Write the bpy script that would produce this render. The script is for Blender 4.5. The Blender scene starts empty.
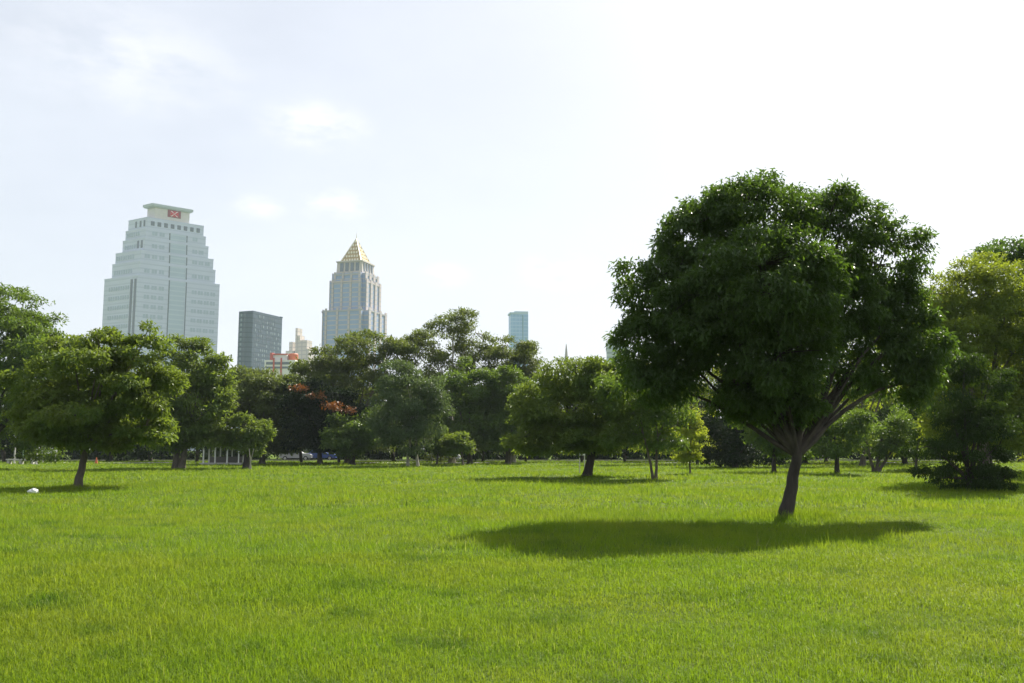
import bpy, math, random
import numpy as np
from mathutils import Vector, Matrix

rng = np.random.default_rng(7)
random.seed(7)
SC = bpy.context.scene
COL = SC.collection
R = math.radians

# ------------------------------------------------------------------ camera
F_PX, CX, CY, HORIZON, EYE = 900.0, 512.0, 341.5, 449.0, 1.6
PITCH = math.atan((HORIZON - CY) / F_PX)
cam_d = bpy.data.cameras.new('camera')
cam = bpy.data.objects.new('camera', cam_d)
COL.objects.link(cam)
cam_d.sensor_width = 36.0
cam_d.lens = 36.0 * F_PX / 1024.0
cam_d.clip_start, cam_d.clip_end = 0.05, 8000.0
cam.location = (0, 0, EYE)
cam.rotation_euler = (math.pi / 2 + PITCH, 0, 0)
SC.camera = cam


def at(px, py, depth):
    """A point of the place seen at (px, py), `depth` metres ahead of the camera."""
    v = CY - py
    y = F_PX * math.cos(PITCH) - v * math.sin(PITCH)
    z = F_PX * math.sin(PITCH) + v * math.cos(PITCH)
    t = depth / y
    return np.array([(px - CX) * t, depth, EYE + z * t])


def ground_depth(py):
    v = CY - py
    y = F_PX * math.cos(PITCH) - v * math.sin(PITCH)
    z = F_PX * math.sin(PITCH) + v * math.cos(PITCH)
    return -EYE * y / z


def gz(x, y):
    """Height of the lawn: a few centimetres of swell."""
    x = np.asarray(x, float); y = np.asarray(y, float)
    return (0.045 * np.sin(x * 0.21 + 0.7) * np.sin(y * 0.27 + 0.4) + 0.03 * np.sin(x * 0.53 + y * 0.31 + 2.0)
            + 0.02 * np.sin(x * 0.9 - y * 0.74 + 1.1)) * np.clip(y / 8.0, 0, 1)


# ------------------------------------------------------------------ mesh helpers
def mesh_obj(name, V, F, mat=None, parent=None, smooth=False):
    """V: (n,3), F: (m,3|4) or a list of such arrays (one mesh object)."""
    V = np.asarray(V, np.float32)
    Fs = [np.asarray(f, np.int32) for f in (F if isinstance(F, list) else [F]) if len(f)]
    me = bpy.data.meshes.new(name)
    me.vertices.add(len(V))
    me.vertices.foreach_set('co', V.ravel())
    loops = np.concatenate([f.ravel() for f in Fs])
    sizes = np.concatenate([np.full(len(f), f.shape[1], np.int32) for f in Fs])
    starts = np.concatenate([[0], np.cumsum(sizes)[:-1]]).astype(np.int32)
    me.loops.add(len(loops))
    me.loops.foreach_set('vertex_index', loops)
    me.polygons.add(len(sizes))
    me.polygons.foreach_set('loop_start', starts)
    me.polygons.foreach_set('loop_total', sizes)
    me.polygons.foreach_set('use_smooth', np.full(len(sizes), smooth, bool))
    me.update(calc_edges=True)
    if mat:
        me.materials.append(mat)
    o = bpy.data.objects.new(name, me)
    COL.objects.link(o)
    if parent:
        o.parent = parent
    return o


class MB:
    """Collects boxes, tubes and prisms into one mesh."""
    def __init__(s):
        s.V, s.F, s.n = [], {3: [], 4: []}, 0

    def add(s, V, F):
        V = np.asarray(V, float)
        F = np.asarray(F, np.int64)
        s.V.append(V)
        s.F[F.shape[1]].append(F + s.n)
        s.n += len(V)

    def box(s, x0, x1, y0, y1, z0, z1, taper=0.0):
        t = taper
        s.add([(x0, y0, z0), (x1, y0, z0), (x1, y1, z0), (x0, y1, z0),
               (x0 + t, y0 + t, z1), (x1 - t, y0 + t, z1), (x1 - t, y1 - t, z1), (x0 + t, y1 - t, z1)],
              [(0, 3, 2, 1), (4, 5, 6, 7), (0, 1, 5, 4), (1, 2, 6, 5), (2, 3, 7, 6), (3, 0, 4, 7)])
        return s

    def tube(s, P, Rr, k=8, cap=True):
        P = np.asarray(P, float); Rr = np.asarray(Rr, float)
        n = len(P)
        T = np.gradient(P, axis=0)
        T /= np.linalg.norm(T, axis=1)[:, None] + 1e-9
        ref = np.array([1.0, 0, 0]) if abs(T[0][0]) < 0.8 else np.array([0, 1.0, 0])
        A = ref[None] - T * (T @ ref)[:, None]
        A /= np.linalg.norm(A, axis=1)[:, None] + 1e-9
        B = np.cross(T, A)
        a = np.linspace(0, 2 * np.pi, k, endpoint=False)
        V = (P[:, None] + Rr[:, None, None] * (np.cos(a)[None, :, None] * A[:, None] + np.sin(a)[None, :, None] * B[:, None])).reshape(-1, 3)
        i = np.arange(n - 1)[:, None] * k
        j = np.arange(k)[None]
        j2 = (j + 1) % k
        Fq = np.stack([i + j, i + j2, i + k + j2, i + k + j], -1).reshape(-1, 4)
        base = s.n
        s.add(V, Fq)
        if cap:
            for row, flip in ((0, True), (n - 1, False)):
                c = P[row]
                idx = np.arange(k)
                t = np.stack([idx, (idx + 1) % k, np.full(k, k)], -1)
                if flip:
                    t = t[:, ::-1]
                s.add(np.vstack([V[row * k:(row + 1) * k], c]), t)
        return s

    def prism(s, poly, y0, y1, axis='y'):
        """Polygon in (x,z) drawn out along y (convex fan caps)."""
        n = len(poly)
        V = [(x, y0, z) for x, z in poly] + [(x, y1, z) for x, z in poly]
        if axis == 'z':
            V = [(x, z, y0) for x, z in poly] + [(x, z, y1) for x, z in poly]
        s.add(V, [(i, (i + 1) % n, n + (i + 1) % n, n + i) for i in range(n)])
        c = np.mean(np.array(V[:n]), 0); d = np.mean(np.array(V[n:]), 0)
        s.add(list(V[:n]) + [c], [(i, n, (i + 1) % n) for i in range(n)])
        s.add(list(V[n:]) + [d], [(i, (i + 1) % n, n) for i in range(n)])
        return s

    def build(s, name, mat, parent=None, smooth=False):
        return mesh_obj(name, np.vstack(s.V), [np.vstack(f) for f in s.F.values() if f], mat, parent, smooth)


def tag(o, label=None, cat=None, group=None, kind=None):
    if label: o['label'] = label
    if cat: o['category'] = cat
    if group: o['group'] = group
    if kind: o['kind'] = kind
    return o


def empty(name, loc, label, cat, group=None, rotz=0.0):
    o = bpy.data.objects.new(name, None)
    COL.objects.link(o)
    o.location = loc
    o.rotation_euler = (0, 0, rotz)
    return tag(o, label, cat, group)


# ------------------------------------------------------------------ materials
def new_mat(name):
    m = bpy.data.materials.new(name)
    m.use_nodes = True
    nt = m.node_tree
    for n in list(nt.nodes):
        nt.nodes.remove(n)
    out = nt.nodes.new('ShaderNodeOutputMaterial')
    return m, nt, out


def N(nt, t, **kw):
    n = nt.nodes.new(t)
    for k, v in kw.items():
        if k in n.inputs:
            n.inputs[k].default_value = v
        else:
            setattr(n, k, v)
    return n


def c4(c):
    return (c[0], c[1], c[2], 1.0)


def mixc(nt, fac, a, b, blend='MIX'):
    n = nt.nodes.new('ShaderNodeMix')
    n.data_type = 'RGBA'
    n.blend_type = blend
    for sock, v in ((n.inputs[0], fac), (n.inputs[6], a), (n.inputs[7], b)):
        if hasattr(v, 'is_linked'):
            nt.links.new(v, sock)
        elif isinstance(v, (int, float)):
            sock.default_value = v
        else:
            sock.default_value = c4(v)
    return n.outputs[2]


def ramp(nt, fac, lo, hi):
    n = nt.nodes.new('ShaderNodeMapRange')
    n.inputs[1].default_value, n.inputs[2].default_value = lo, hi
    nt.links.new(fac, n.inputs[0])
    return n.outputs[0]


def noise(nt, scale, detail=3.0, rough=0.55, coord='Object', vscale=None):
    tc = nt.nodes.new('ShaderNodeTexCoord')
    n = nt.nodes.new('ShaderNodeTexNoise')
    n.inputs['Scale'].default_value = scale
    n.inputs['Detail'].default_value = detail
    n.inputs['Roughness'].default_value = rough
    src = tc.outputs[coord]
    if vscale:
        mp = nt.nodes.new('ShaderNodeMapping')
        mp.inputs['Scale'].default_value = vscale
        nt.links.new(src, mp.inputs[0])
        src = mp.outputs[0]
    nt.links.new(src, n.inputs['Vector'])
    return n.outputs[0]


def leaf_mat(name, a, b, c, trans, tfac=0.4, rough=0.5, spec=0.3, nscale=0.5):
    """a/b vary leaf by leaf, c comes in by branch; trans is the light let through."""
    m, nt, out = new_mat(name)
    geo = nt.nodes.new('ShaderNodeNewGeometry')
    col = mixc(nt, geo.outputs['Random Per Island'], a, b)
    nz = ramp(nt, noise(nt, nscale, 2.0), 0.42, 0.62)
    col = mixc(nt, nz, col, c)
    p = nt.nodes.new('ShaderNodeBsdfPrincipled')
    p.inputs['Roughness'].default_value = rough
    p.inputs['Specular IOR Level'].default_value = spec
    nt.links.new(col, p.inputs['Base Color'])
    t = nt.nodes.new('ShaderNodeBsdfTranslucent')
    tcol = mixc(nt, nz, trans, tuple(0.8 * x for x in trans))
    nt.links.new(tcol, t.inputs[0])
    mx = nt.nodes.new('ShaderNodeMixShader')
    mx.inputs[0].default_value = tfac
    nt.links.new(p.outputs[0], mx.inputs[1])
    nt.links.new(t.outputs[0], mx.inputs[2])
    nt.links.new(mx.outputs[0], out.inputs[0])
    return m


def bark_mat(name, a, b):
    m, nt, out = new_mat(name)
    n1 = noise(nt, 5.0, 6.0, 0.65, vscale=(1, 1, 0.22))
    n2 = noise(nt, 1.3, 3.0)
    col = mixc(nt, ramp(nt, n1, 0.35, 0.65), a, b)
    col = mixc(nt, ramp(nt, n2, 0.5, 0.7), col, tuple(x * 1.5 for x in b))
    p = N(nt, 'ShaderNodeBsdfPrincipled', Roughness=0.9)
    bp = N(nt, 'ShaderNodeBump', Strength=1.0, Distance=0.09)
    nt.links.new(n1, bp.inputs['Height'])
    nt.links.new(bp.outputs[0], p.inputs['Normal'])
    nt.links.new(col, p.inputs['Base Color'])
    nt.links.new(p.outputs[0], out.inputs[0])
    return m


def plain(name, c, rough=0.7, metal=0.0, var=0.15, nscale=0.6, spec=0.5):
    m, nt, out = new_mat(name)
    nz = noise(nt, nscale, 4.0)
    col = mixc(nt, nz, tuple(x * (1 - var) for x in c), tuple(min(1, x * (1 + var)) for x in c))
    p = N(nt, 'ShaderNodeBsdfPrincipled', Roughness=rough, Metallic=metal)
    p.inputs['Specular IOR Level'].default_value = spec
    nt.links.new(col, p.inputs['Base Color'])
    nt.links.new(p.outputs[0], out.inputs[0])
    return m


def facade(name, c, line, floor_h=4.0, frac=0.12, rough=0.6, vert=None):
    """Wall with a joint at each floor and, at will, upright joints."""
    m, nt, out = new_mat(name)
    tc = nt.nodes.new('ShaderNodeTexCoord')
    sp = nt.nodes.new('ShaderNodeSeparateXYZ')
    nt.links.new(tc.outputs['Object'], sp.inputs[0])

    def stripes(src, period, fr):
        a = N(nt, 'ShaderNodeMath', operation='DIVIDE'); a.inputs[1].default_value = period
        nt.links.new(src, a.inputs[0])
        b = N(nt, 'ShaderNodeMath', operation='FRACT'); nt.links.new(a.outputs[0], b.inputs[0])
        d = N(nt, 'ShaderNodeMath', operation='LESS_THAN'); d.inputs[1].default_value = fr
        nt.links.new(b.outputs[0], d.inputs[0])
        return d.outputs[0]
    f = stripes(sp.outputs[2], floor_h, frac)
    if vert:
        ad = N(nt, 'ShaderNodeMath', operation='ADD')
        nt.links.new(sp.outputs[0], ad.inputs[0]); nt.links.new(sp.outputs[1], ad.inputs[1])
        g = stripes(ad.outputs[0], vert[0], vert[1])
        mxm = N(nt, 'ShaderNodeMath', operation='MAXIMUM')
        nt.links.new(f, mxm.inputs[0]); nt.links.new(g, mxm.inputs[1])
        f = mxm.outputs[0]
    nz = noise(nt, 0.08, 4.0)
    col = mixc(nt, nz, tuple(x * 0.9 for x in c), tuple(min(1, x * 1.1) for x in c))
    col = mixc(nt, f, col, line)
    p = N(nt, 'ShaderNodeBsdfPrincipled', Roughness=rough)
    p.inputs['Specular IOR Level'].default_value = 0.12
    nt.links.new(col, p.inputs['Base Color'])
    nt.links.new(p.outputs[0], out.inputs[0])
    return m


# ------------------------------------------------------------------ light and sky
SUN = np.array([0.60, 0.87, 1.0]); SUN /= np.linalg.norm(SUN)
EL = math.asin(SUN[2])
AZ = math.atan2(SUN[0], SUN[1])          # clockwise from +Y
sun_d = bpy.data.lights.new('sun', 'SUN')
sun_d.energy, sun_d.angle, sun_d.color = 5.0, R(0.6), (1.0, 0.94, 0.84)
sun = bpy.data.objects.new('sun', sun_d)
COL.objects.link(sun)
sun.rotation_euler = Vector(SUN).to_track_quat('Z', 'Y').to_euler()
sun.location = (20, 40, 60)

w = bpy.data.worlds.new('World')
SC.world = w
w.use_nodes = True
nt = w.node_tree
bg = nt.nodes['Background']
sky = nt.nodes.new('ShaderNodeTexSky')
sky.sky_type = 'NISHITA'
sky.sun_disc = False
sky.sun_elevation = EL
sky.sun_rotation = AZ
sky.air_density, sky.dust_density, sky.ozone_density = 1.0, 2.6, 1.0
hs = N(nt, 'ShaderNodeHueSaturation', Saturation=0.75, Value=1.0)
nt.links.new(sky.outputs[0], hs.inputs['Color'])
tc = nt.nodes.new('ShaderNodeTexCoord')
mp = nt.nodes.new('ShaderNodeMapping')
mp.inputs['Scale'].default_value = (1, 1, 2.6)
nt.links.new(tc.outputs['Generated'], mp.inputs[0])


def cloud_noise(scale, detail):
    n = nt.nodes.new('ShaderNodeTexNoise')
    n.inputs['Scale'].default_value = scale
    n.inputs['Detail'].default_value = detail
    n.inputs['Roughness'].default_value = 0.6
    nt.links.new(mp.outputs[0], n.inputs['Vector'])
    return n.outputs[0]


vr = N(nt, 'ShaderNodeMapRange')
for q_, v_ in zip((1, 2, 3, 4), (0.3, 0.75, 0.45, 0.8)):
    vr.inputs[q_].default_value = v_
nt.links.new(cloud_noise(1.4, 5.0), vr.inputs[0])
veil = vr.outputs[0]
col = mixc(nt, veil, hs.outputs[0], (8.3, 8.85, 9.7))
fine = cloud_noise(16.0, 6.0)
for px, py, rad, amt, tint in [(315, 125, 0.075, 0.75, 1), (335, 205, 0.05, 0.8, 1), (258, 208, 0.04, 0.6, 1), (555, 272, 0.06, 0.7, 1),
                               (445, 275, 0.04, 0.5, 1), (560, 277, 0.028, 0.55, 0), (327, 213, 0.024, 0.55, 0), (130, 60, 0.16, 0.3, 1)]:
    d = at(px, py, 100.0) - np.array([0, 0, EYE]); d /= np.linalg.norm(d)
    sb = N(nt, 'ShaderNodeVectorMath', operation='SUBTRACT'); sb.inputs[1].default_value = tuple(d)
    nt.links.new(tc.outputs['Generated'], sb.inputs[0])
    sc = N(nt, 'ShaderNodeVectorMath', operation='MULTIPLY'); sc.inputs[1].default_value = (1, 1, 2.2)
    nt.links.new(sb.outputs[0], sc.inputs[0])
    ln = N(nt, 'ShaderNodeVectorMath', operation='LENGTH')
    nt.links.new(sc.outputs[0], ln.inputs[0])
    fall = nt.nodes.new('ShaderNodeMapRange')
    fall.interpolation_type = 'SMOOTHSTEP'
    fall.inputs[1].default_value, fall.inputs[2].default_value = rad, 0.0
    nt.links.new(ln.outputs[1], fall.inputs[0])
    ml = N(nt, 'ShaderNodeMath', operation='MULTIPLY')
    nt.links.new(fall.outputs[0], ml.inputs[0])
    nt.links.new(ramp(nt, fine, 0.38, 0.62), ml.inputs[1])
    m2 = N(nt, 'ShaderNodeMath', operation='MULTIPLY'); m2.inputs[1].default_value = amt
    nt.links.new(ml.outputs[0], m2.inputs[0])
    col = mixc(nt, m2.outputs[0], col, (11, 11, 11) if tint else (5.4, 6.2, 7.0))
col = mixc(nt, 1.0, col, (1.0, 0.985, 0.985), 'MULTIPLY')
nt.links.new(col, bg.inputs['Color'])
bg.inputs['Strength'].default_value = 0.0575

SC.view_settings.view_transform = 'Standard'
SC.view_settings.look = 'None'
SC.view_settings.exposure = 1.08
SC.view_settings.gamma = 1.0
SC.cycles.max_bounces = 6
SC.cycles.diffuse_bounces = 2
SC.cycles.glossy_bounces = 2
SC.cycles.transmission_bounces = 4
SC.cycles.transparent_max_bounces = 8
SC.cycles.volume_bounces = 1
SC.cycles.caustics_reflective = False
SC.cycles.caustics_refractive = False
SC.cycles.use_denoising = True
try:
    SC.cycles.denoiser = 'OPENIMAGEDENOISE'
except Exception:
    pass

# ------------------------------------------------------------------ ground and grass
def lawn_mat():
    m, nt, out = new_mat('lawn')
    n1 = noise(nt, 0.22, 4.0)
    n2 = noise(nt, 1.6, 5.0, 0.65)
    n3 = noise(nt, 18.0, 4.0, 0.7)
    col = mixc(nt, ramp(nt, n1, 0.4, 0.62), (0.095, 0.165, 0.013), (0.125, 0.19, 0.016))
    col = mixc(nt, ramp(nt, n2, 0.45, 0.7), col, (0.10, 0.125, 0.02))
    col = mixc(nt, ramp(nt, n3, 0.35, 0.75), col, (0.075, 0.125, 0.011))
    p = N(nt, 'ShaderNodeBsdfPrincipled', Roughness=0.9)
    p.inputs['Specular IOR Level'].default_value = 0.1
    bp = N(nt, 'ShaderNodeBump', Strength=1.0, Distance=0.12)
    nt.links.new(n3, bp.inputs['Height'])
    nt.links.new(bp.outputs[0], p.inputs['Normal'])
    nt.links.new(col, p.inputs['Base Color'])
    nt.links.new(p.outputs[0], out.inputs[0])
    return m


def sheet(name, xs, ys, dz, mat):
    X, Y = np.meshgrid(xs, ys)
    Z = gz(X, Y) * np.clip((400 - np.abs(Y)) / 200, 0, 1) + dz
    V = np.stack([X, Y, Z], -1).reshape(-1, 3)
    nx, ny = len(xs), len(ys)
    i = np.arange(ny - 1)[:, None] * nx + np.arange(nx - 1)[None]
    Fq = np.stack([i, i + 1, i + nx + 1, i + nx], -1).reshape(-1, 4)
    return mesh_obj(name, V, Fq, mat, smooth=True)


g = np.concatenate([-np.geomspace(5000, 42, 16), np.linspace(-40, 40, 161), np.geomspace(42, 5000, 16)])
gy = np.concatenate([-np.geomspace(3000, 12, 10), np.linspace(-10, 130, 281), np.geomspace(133, 5000, 18)])
tag(sheet('ground', g, gy, 0.0, lawn_mat()), kind='structure')


def grass_mat():
    m, nt, out = new_mat('grass')
    geo = nt.nodes.new('ShaderNodeNewGeometry')
    rnd = geo.outputs['Random Per Island']
    col = mixc(nt, rnd, (0.105, 0.19, 0.010), (0.145, 0.228, 0.014))
    col = mixc(nt, ramp(nt, noise(nt, 0.3, 5.0), 0.42, 0.62), col, (0.155, 0.218, 0.018))
    col = mixc(nt, ramp(nt, noise(nt, 0.9, 4.0, 0.6), 0.52, 0.7), col, (0.06, 0.12, 0.013))
    straw = ramp(nt, rnd, 0.975, 0.98)
    col = mixc(nt, straw, col, (0.22, 0.26, 0.08))
    p = N(nt, 'ShaderNodeBsdfPrincipled', Roughness=0.55)
    p.inputs['Specular IOR Level'].default_value = 0.12
    nt.links.new(col, p.inputs['Base Color'])
    t = nt.nodes.new('ShaderNodeBsdfTranslucent')
    tcol = mixc(nt, 1.0, col, (1.75, 1.6, 1.0), 'MULTIPLY')
    nt.links.new(tcol, t.inputs[0])
    mx = nt.nodes.new('ShaderNodeMixShader')
    mx.inputs[0].default_value = 0.45
    nt.links.new(p.outputs[0], mx.inputs[1]); nt.links.new(t.outputs[0], mx.inputs[2])
    nt.links.new(mx.outputs[0], out.inputs[0])
    return m


def lumps(x, y):
    return (np.sin(x * 1.3 + 2 * np.sin(y * 0.7)) * np.sin(y * 1.1 + 1.5 * np.sin(x * 0.9 + 1)) + np.sin(x * 0.37 + 1) * np.sin(y * 0.31 + 2)) * 0.5


def grass_band(y0, y1, dens, h, wid, two_seg):
    area = 0.5 * 1.36 * (y1 ** 2 - y0 ** 2)
    n = int(area * dens)
    y = np.sqrt(rng.uniform(y0 ** 2, y1 ** 2, n))
    x = rng.uniform(-0.68, 0.68, n) * y
    # tufts
    k = max(1, n // 14)
    ti = rng.integers(0, k, n)
    own = rng.random(n) < 0.45
    sx = np.where(own, x, x[ti] + rng.normal(0, 0.05, n))
    sy = np.where(own, y, y[ti] + rng.normal(0, 0.05, n))
    x, y = sx, sy
    big = 1 + 0.55 * lumps(x, y)
    H = h * rng.lognormal(0, 0.32, n) * np.clip(big, 0.45, 2)
    tall = rng.random(n) < 0.012
    H = np.where(tall, H * 1.9, H)
    Wd = wid * rng.uniform(0.5, 1.3, n)
    a = rng.uniform(0, 2 * np.pi, n)
    lean = np.abs(rng.normal(0.0, 0.7, n)) + 0.15
    la = a + rng.normal(np.pi / 2, 0.5, n)
    z = gz(x, y) - 0.005
    root = np.stack([x, y, z], -1)
    side = np.stack([np.cos(a), np.sin(a), np.zeros(n)], -1) * (Wd / 2)[:, None]
    ld = np.stack([np.cos(la), np.sin(la), np.zeros(n)], -1)
    up = np.array([0, 0, 1.0])
    tip = root + up * (H * np.cos(lean * 0.8))[:, None] + ld * (H * np.sin(lean))[:, None]
    if two_seg:
        mid = root + up * (H * 0.6)[:, None] + ld * (H * 0.28 * np.sin(lean))[:, None]
        V = np.stack([root - side, root + side, mid - side * 0.8, mid + side * 0.8, tip], 1).reshape(-1, 3)
        b = np.arange(n)[:, None] * 5
        Fq = np.concatenate([b + np.array([[0, 1, 3]]), b + np.array([[0, 3, 2]]), b + np.array([[2, 3, 4]])])
    else:
        V = np.stack([root - side, root + side, tip], 1).reshape(-1, 3)
        Fq = np.arange(n)[:, None] * 3 + np.array([[0, 1, 2]])
    return V, Fq


parts, off = [], 0
GV, GF = [], []
for args in [(4.5, 9, 4200, 0.07, 0.005, True), (9, 14, 2200, 0.078, 0.0072, True), (14, 24, 850, 0.09, 0.0115, False),
             (24, 42, 210, 0.11, 0.022, False), (42, 75, 60, 0.12, 0.04, False), (75, 118, 18, 0.13, 0.075, False)]:
    V, Fq = grass_band(*args)
    GV.append(V); GF.append(Fq + off); off += len(V)
for px, py_, rad, cnt in [(785, 517, 1.5, 2600), (77, 488, 0.9, 900), (587, 478, 1.0, 700), (970, 492, 1.8, 1600), (820, 516, 0.5, 700)]:
    q = at(px, py_, ground_depth(py_))
    th_ = rng.uniform(0, 6.28, cnt); rr_ = np.sqrt(rng.random(cnt)) * rad * rng.uniform(0.5, 1, cnt)
    x = q[0] + rr_ * np.cos(th_); y = q[1] + rr_ * np.sin(th_)
    H = rng.uniform(0.1, 0.3, cnt) * (1 - 0.5 * rr_ / rad); a = rng.uniform(0, 6.28, cnt)
    root = np.stack([x, y, gz(x, y) - 0.005], -1)
    side = np.stack([np.cos(a), np.sin(a), 0 * a], -1) * rng.uniform(0.004, 0.011, cnt)[:, None]
    ld = np.stack([-np.sin(a), np.cos(a), 0 * a], -1) * (H * rng.uniform(0.1, 0.9, cnt))[:, None]
    tip = root + ld + np.array([0, 0, 1.0]) * H[:, None]
    GV.append(np.stack([root - side, root + side, tip], 1).reshape(-1, 3))
    GF.append(np.arange(cnt)[:, None] * 3 + np.array([[0, 1, 2]]) + off); off += cnt * 3
tag(mesh_obj('grass', np.vstack(GV), np.vstack(GF), grass_mat()), 'bright green uncut lawn grass', 'grass', kind='stuff')
print('grass verts', off)

# path and road behind the lawn
path_m = plain('path_concrete', (0.36, 0.34, 0.30), 0.9, nscale=1.5)
road_m = plain('road_asphalt', (0.06, 0.06, 0.06), 0.9, nscale=2.0)
xs = np.linspace(-120, 120, 61)
tag(sheet('path', xs, np.linspace(103, 105.6, 4), 0.03, path_m), kind='structure')
tag(sheet('road', xs, np.linspace(122, 129, 5), 0.03, road_m), kind='structure')
kb = MB()
kb.box(-120, 120, 121.6, 121.98, -0.1, 0.15)
tag(kb.build('kerb', path_m), kind='structure')

# ------------------------------------------------------------------ trees
LM = {
    'dark': leaf_mat('leaf_dark', (0.026, 0.053, 0.009), (0.042, 0.075, 0.012), (0.038, 0.072, 0.012), (0.14, 0.25, 0.02), 0.36, 0.42, 0.4),
    'mid': leaf_mat('leaf_mid', (0.05, 0.098, 0.018), (0.075, 0.132, 0.024), (0.088, 0.13, 0.02), (0.20, 0.31, 0.025), 0.36),
    'bright': leaf_mat('leaf_bright', (0.06, 0.11, 0.02), (0.09, 0.14, 0.026), (0.11, 0.145, 0.022), (0.25, 0.34, 0.03), 0.38),
    'olive': leaf_mat('leaf_olive', (0.068, 0.105, 0.028), (0.098, 0.13, 0.034), (0.09, 0.11, 0.03), (0.21, 0.27, 0.035), 0.36),
    'grey': leaf_mat('leaf_grey', (0.052, 0.09, 0.036), (0.072, 0.112, 0.044), (0.06, 0.10, 0.034), (0.15, 0.22, 0.05), 0.36),
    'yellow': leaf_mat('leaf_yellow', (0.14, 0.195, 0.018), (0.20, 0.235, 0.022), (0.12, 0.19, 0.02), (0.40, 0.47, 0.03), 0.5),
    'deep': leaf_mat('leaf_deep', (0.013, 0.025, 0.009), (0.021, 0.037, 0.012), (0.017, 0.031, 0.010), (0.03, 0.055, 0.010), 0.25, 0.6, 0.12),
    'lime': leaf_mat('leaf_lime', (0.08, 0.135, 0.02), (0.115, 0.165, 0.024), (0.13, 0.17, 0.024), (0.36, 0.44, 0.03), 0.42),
    'shade': leaf_mat('leaf_shade', (0.022, 0.044, 0.010), (0.034, 0.062, 0.013), (0.028, 0.054, 0.011), (0.08, 0.14, 0.014), 0.3, 0.6, 0.15),  # leaf colour darkened in place of shade from surrounding trees
    'flame': leaf_mat('leaf_flame', (0.16, 0.062, 0.018), (0.21, 0.085, 0.02), (0.10, 0.06, 0.02), (0.26, 0.09, 0.015), 0.34),
}
BK = {
    'dark': bark_mat('bark_dark', (0.024, 0.019, 0.015), (0.055, 0.044, 0.036)),
    'brown': bark_mat('bark_brown', (0.06, 0.048, 0.036), (0.12, 0.10, 0.078)),
    'pale': bark_mat('bark_pale', (0.22, 0.20, 0.165), (0.36, 0.33, 0.28)),
}


def unit(v):
    return v / (np.linalg.norm(v, axis=-1, keepdims=True) + 1e-9)


def leaves(C, O, per, spread, ln, wd, droop, flat=0.6):
    """C cluster centres, O outward directions; `per` leaves round each centre."""
    n = len(C) * per
    c = np.repeat(C, per, 0)
    o = np.repeat(O, per, 0)
    pos = c + np.clip(rng.normal(0, 1, (n, 3)), -1.6, 1.6) * (spread * 0.82) * np.array([1, 1, flat])
    d = unit(o * 0.55 + rng.normal(0, 0.75, (n, 3)) + np.array([0, 0, -droop]))
    up = unit(rng.normal(0, 0.55, (n, 3)) + np.array([0, 0, 1.0]) + o * 0.35)
    s = unit(np.cross(d, up))
    nn = np.cross(s, d)
    L = ln * rng.uniform(0.65, 1.3, n)[:, None]
    Wd = wd * rng.uniform(0.7, 1.2, n)[:, None]
    a = pos
    t = pos + d * L - nn * L * 0.12
    m = pos + d * L * 0.45
    l = m - s * Wd * 0.5 + nn * Wd * 0.15
    r = m + s * Wd * 0.5 + nn * Wd * 0.15
    V = np.stack([a, r, t, l], 1).reshape(-1, 3)
    b = np.arange(n)[:, None] * 4
    Fq = np.concatenate([b + np.array([[0, 1, 2]]), b + np.array([[0, 2, 3]])])
    return V, Fq


def lobe_clusters(c, r, n, bump=0.22, inner=0.5, bd=20, bz=0.58):
    """Twig tips of one lobe: boughs sit on its shell, tips on the upper shell of each bough."""
    k = int(np.clip(n / bd, 3, 90))
    i = np.arange(k) + rng.uniform(0, 1)
    zc = np.clip(1 - 2 * i / k + rng.normal(0, 0.12, k), -0.98, 0.98)
    th = i * 2.399963 + rng.normal(0, 0.3, k)
    d = np.stack([np.sqrt(1 - zc ** 2) * np.cos(th), np.sqrt(1 - zc ** 2) * np.sin(th), zc], -1)
    rad = rng.uniform(inner, 1.0, k) ** 0.5 * (1 + bump * rng.normal(0, 0.6, k)) * 0.80
    rad = np.where(rng.random(k) < 0.5 * bump, rad * 1.2, rad)
    bc = d * rad[:, None]
    br = rng.uniform(0.5, 1.35, k) * np.clip(1.2 / math.sqrt(k), 0.2, 0.55)
    wts = br ** 2 / (br ** 2).sum()
    which = rng.choice(k, n, p=wts)
    dd = unit(rng.normal(0, 1, (n, 3)) + np.array([0, 0, 0.35]) + d[which] * 0.5)
    rr = (0.55 + 0.45 * np.sqrt(rng.random(n)))[:, None] * np.array([1.1, 1.1, bz])
    P = c + (bc[which] + dd * rr * br[which][:, None]) * r
    return P, unit(d[which] * 0.6 + dd)


def bend(a, b, sag=0.15, n=7, wob=0.05):
    a = np.asarray(a, float); b = np.asarray(b, float)
    t = np.linspace(0, 1, n)[:, None]
    L = np.linalg.norm(b - a)
    mid = (a + b) / 2 + np.array([0, 0, sag * L]) + rng.normal(0, wob, 3) * L
    P = (1 - t) ** 2 * a + 2 * t * (1 - t) * mid + t ** 2 * b
    P[1:-1] += rng.normal(0, 0.007 * L, (n - 2, 3))
    return P


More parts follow.
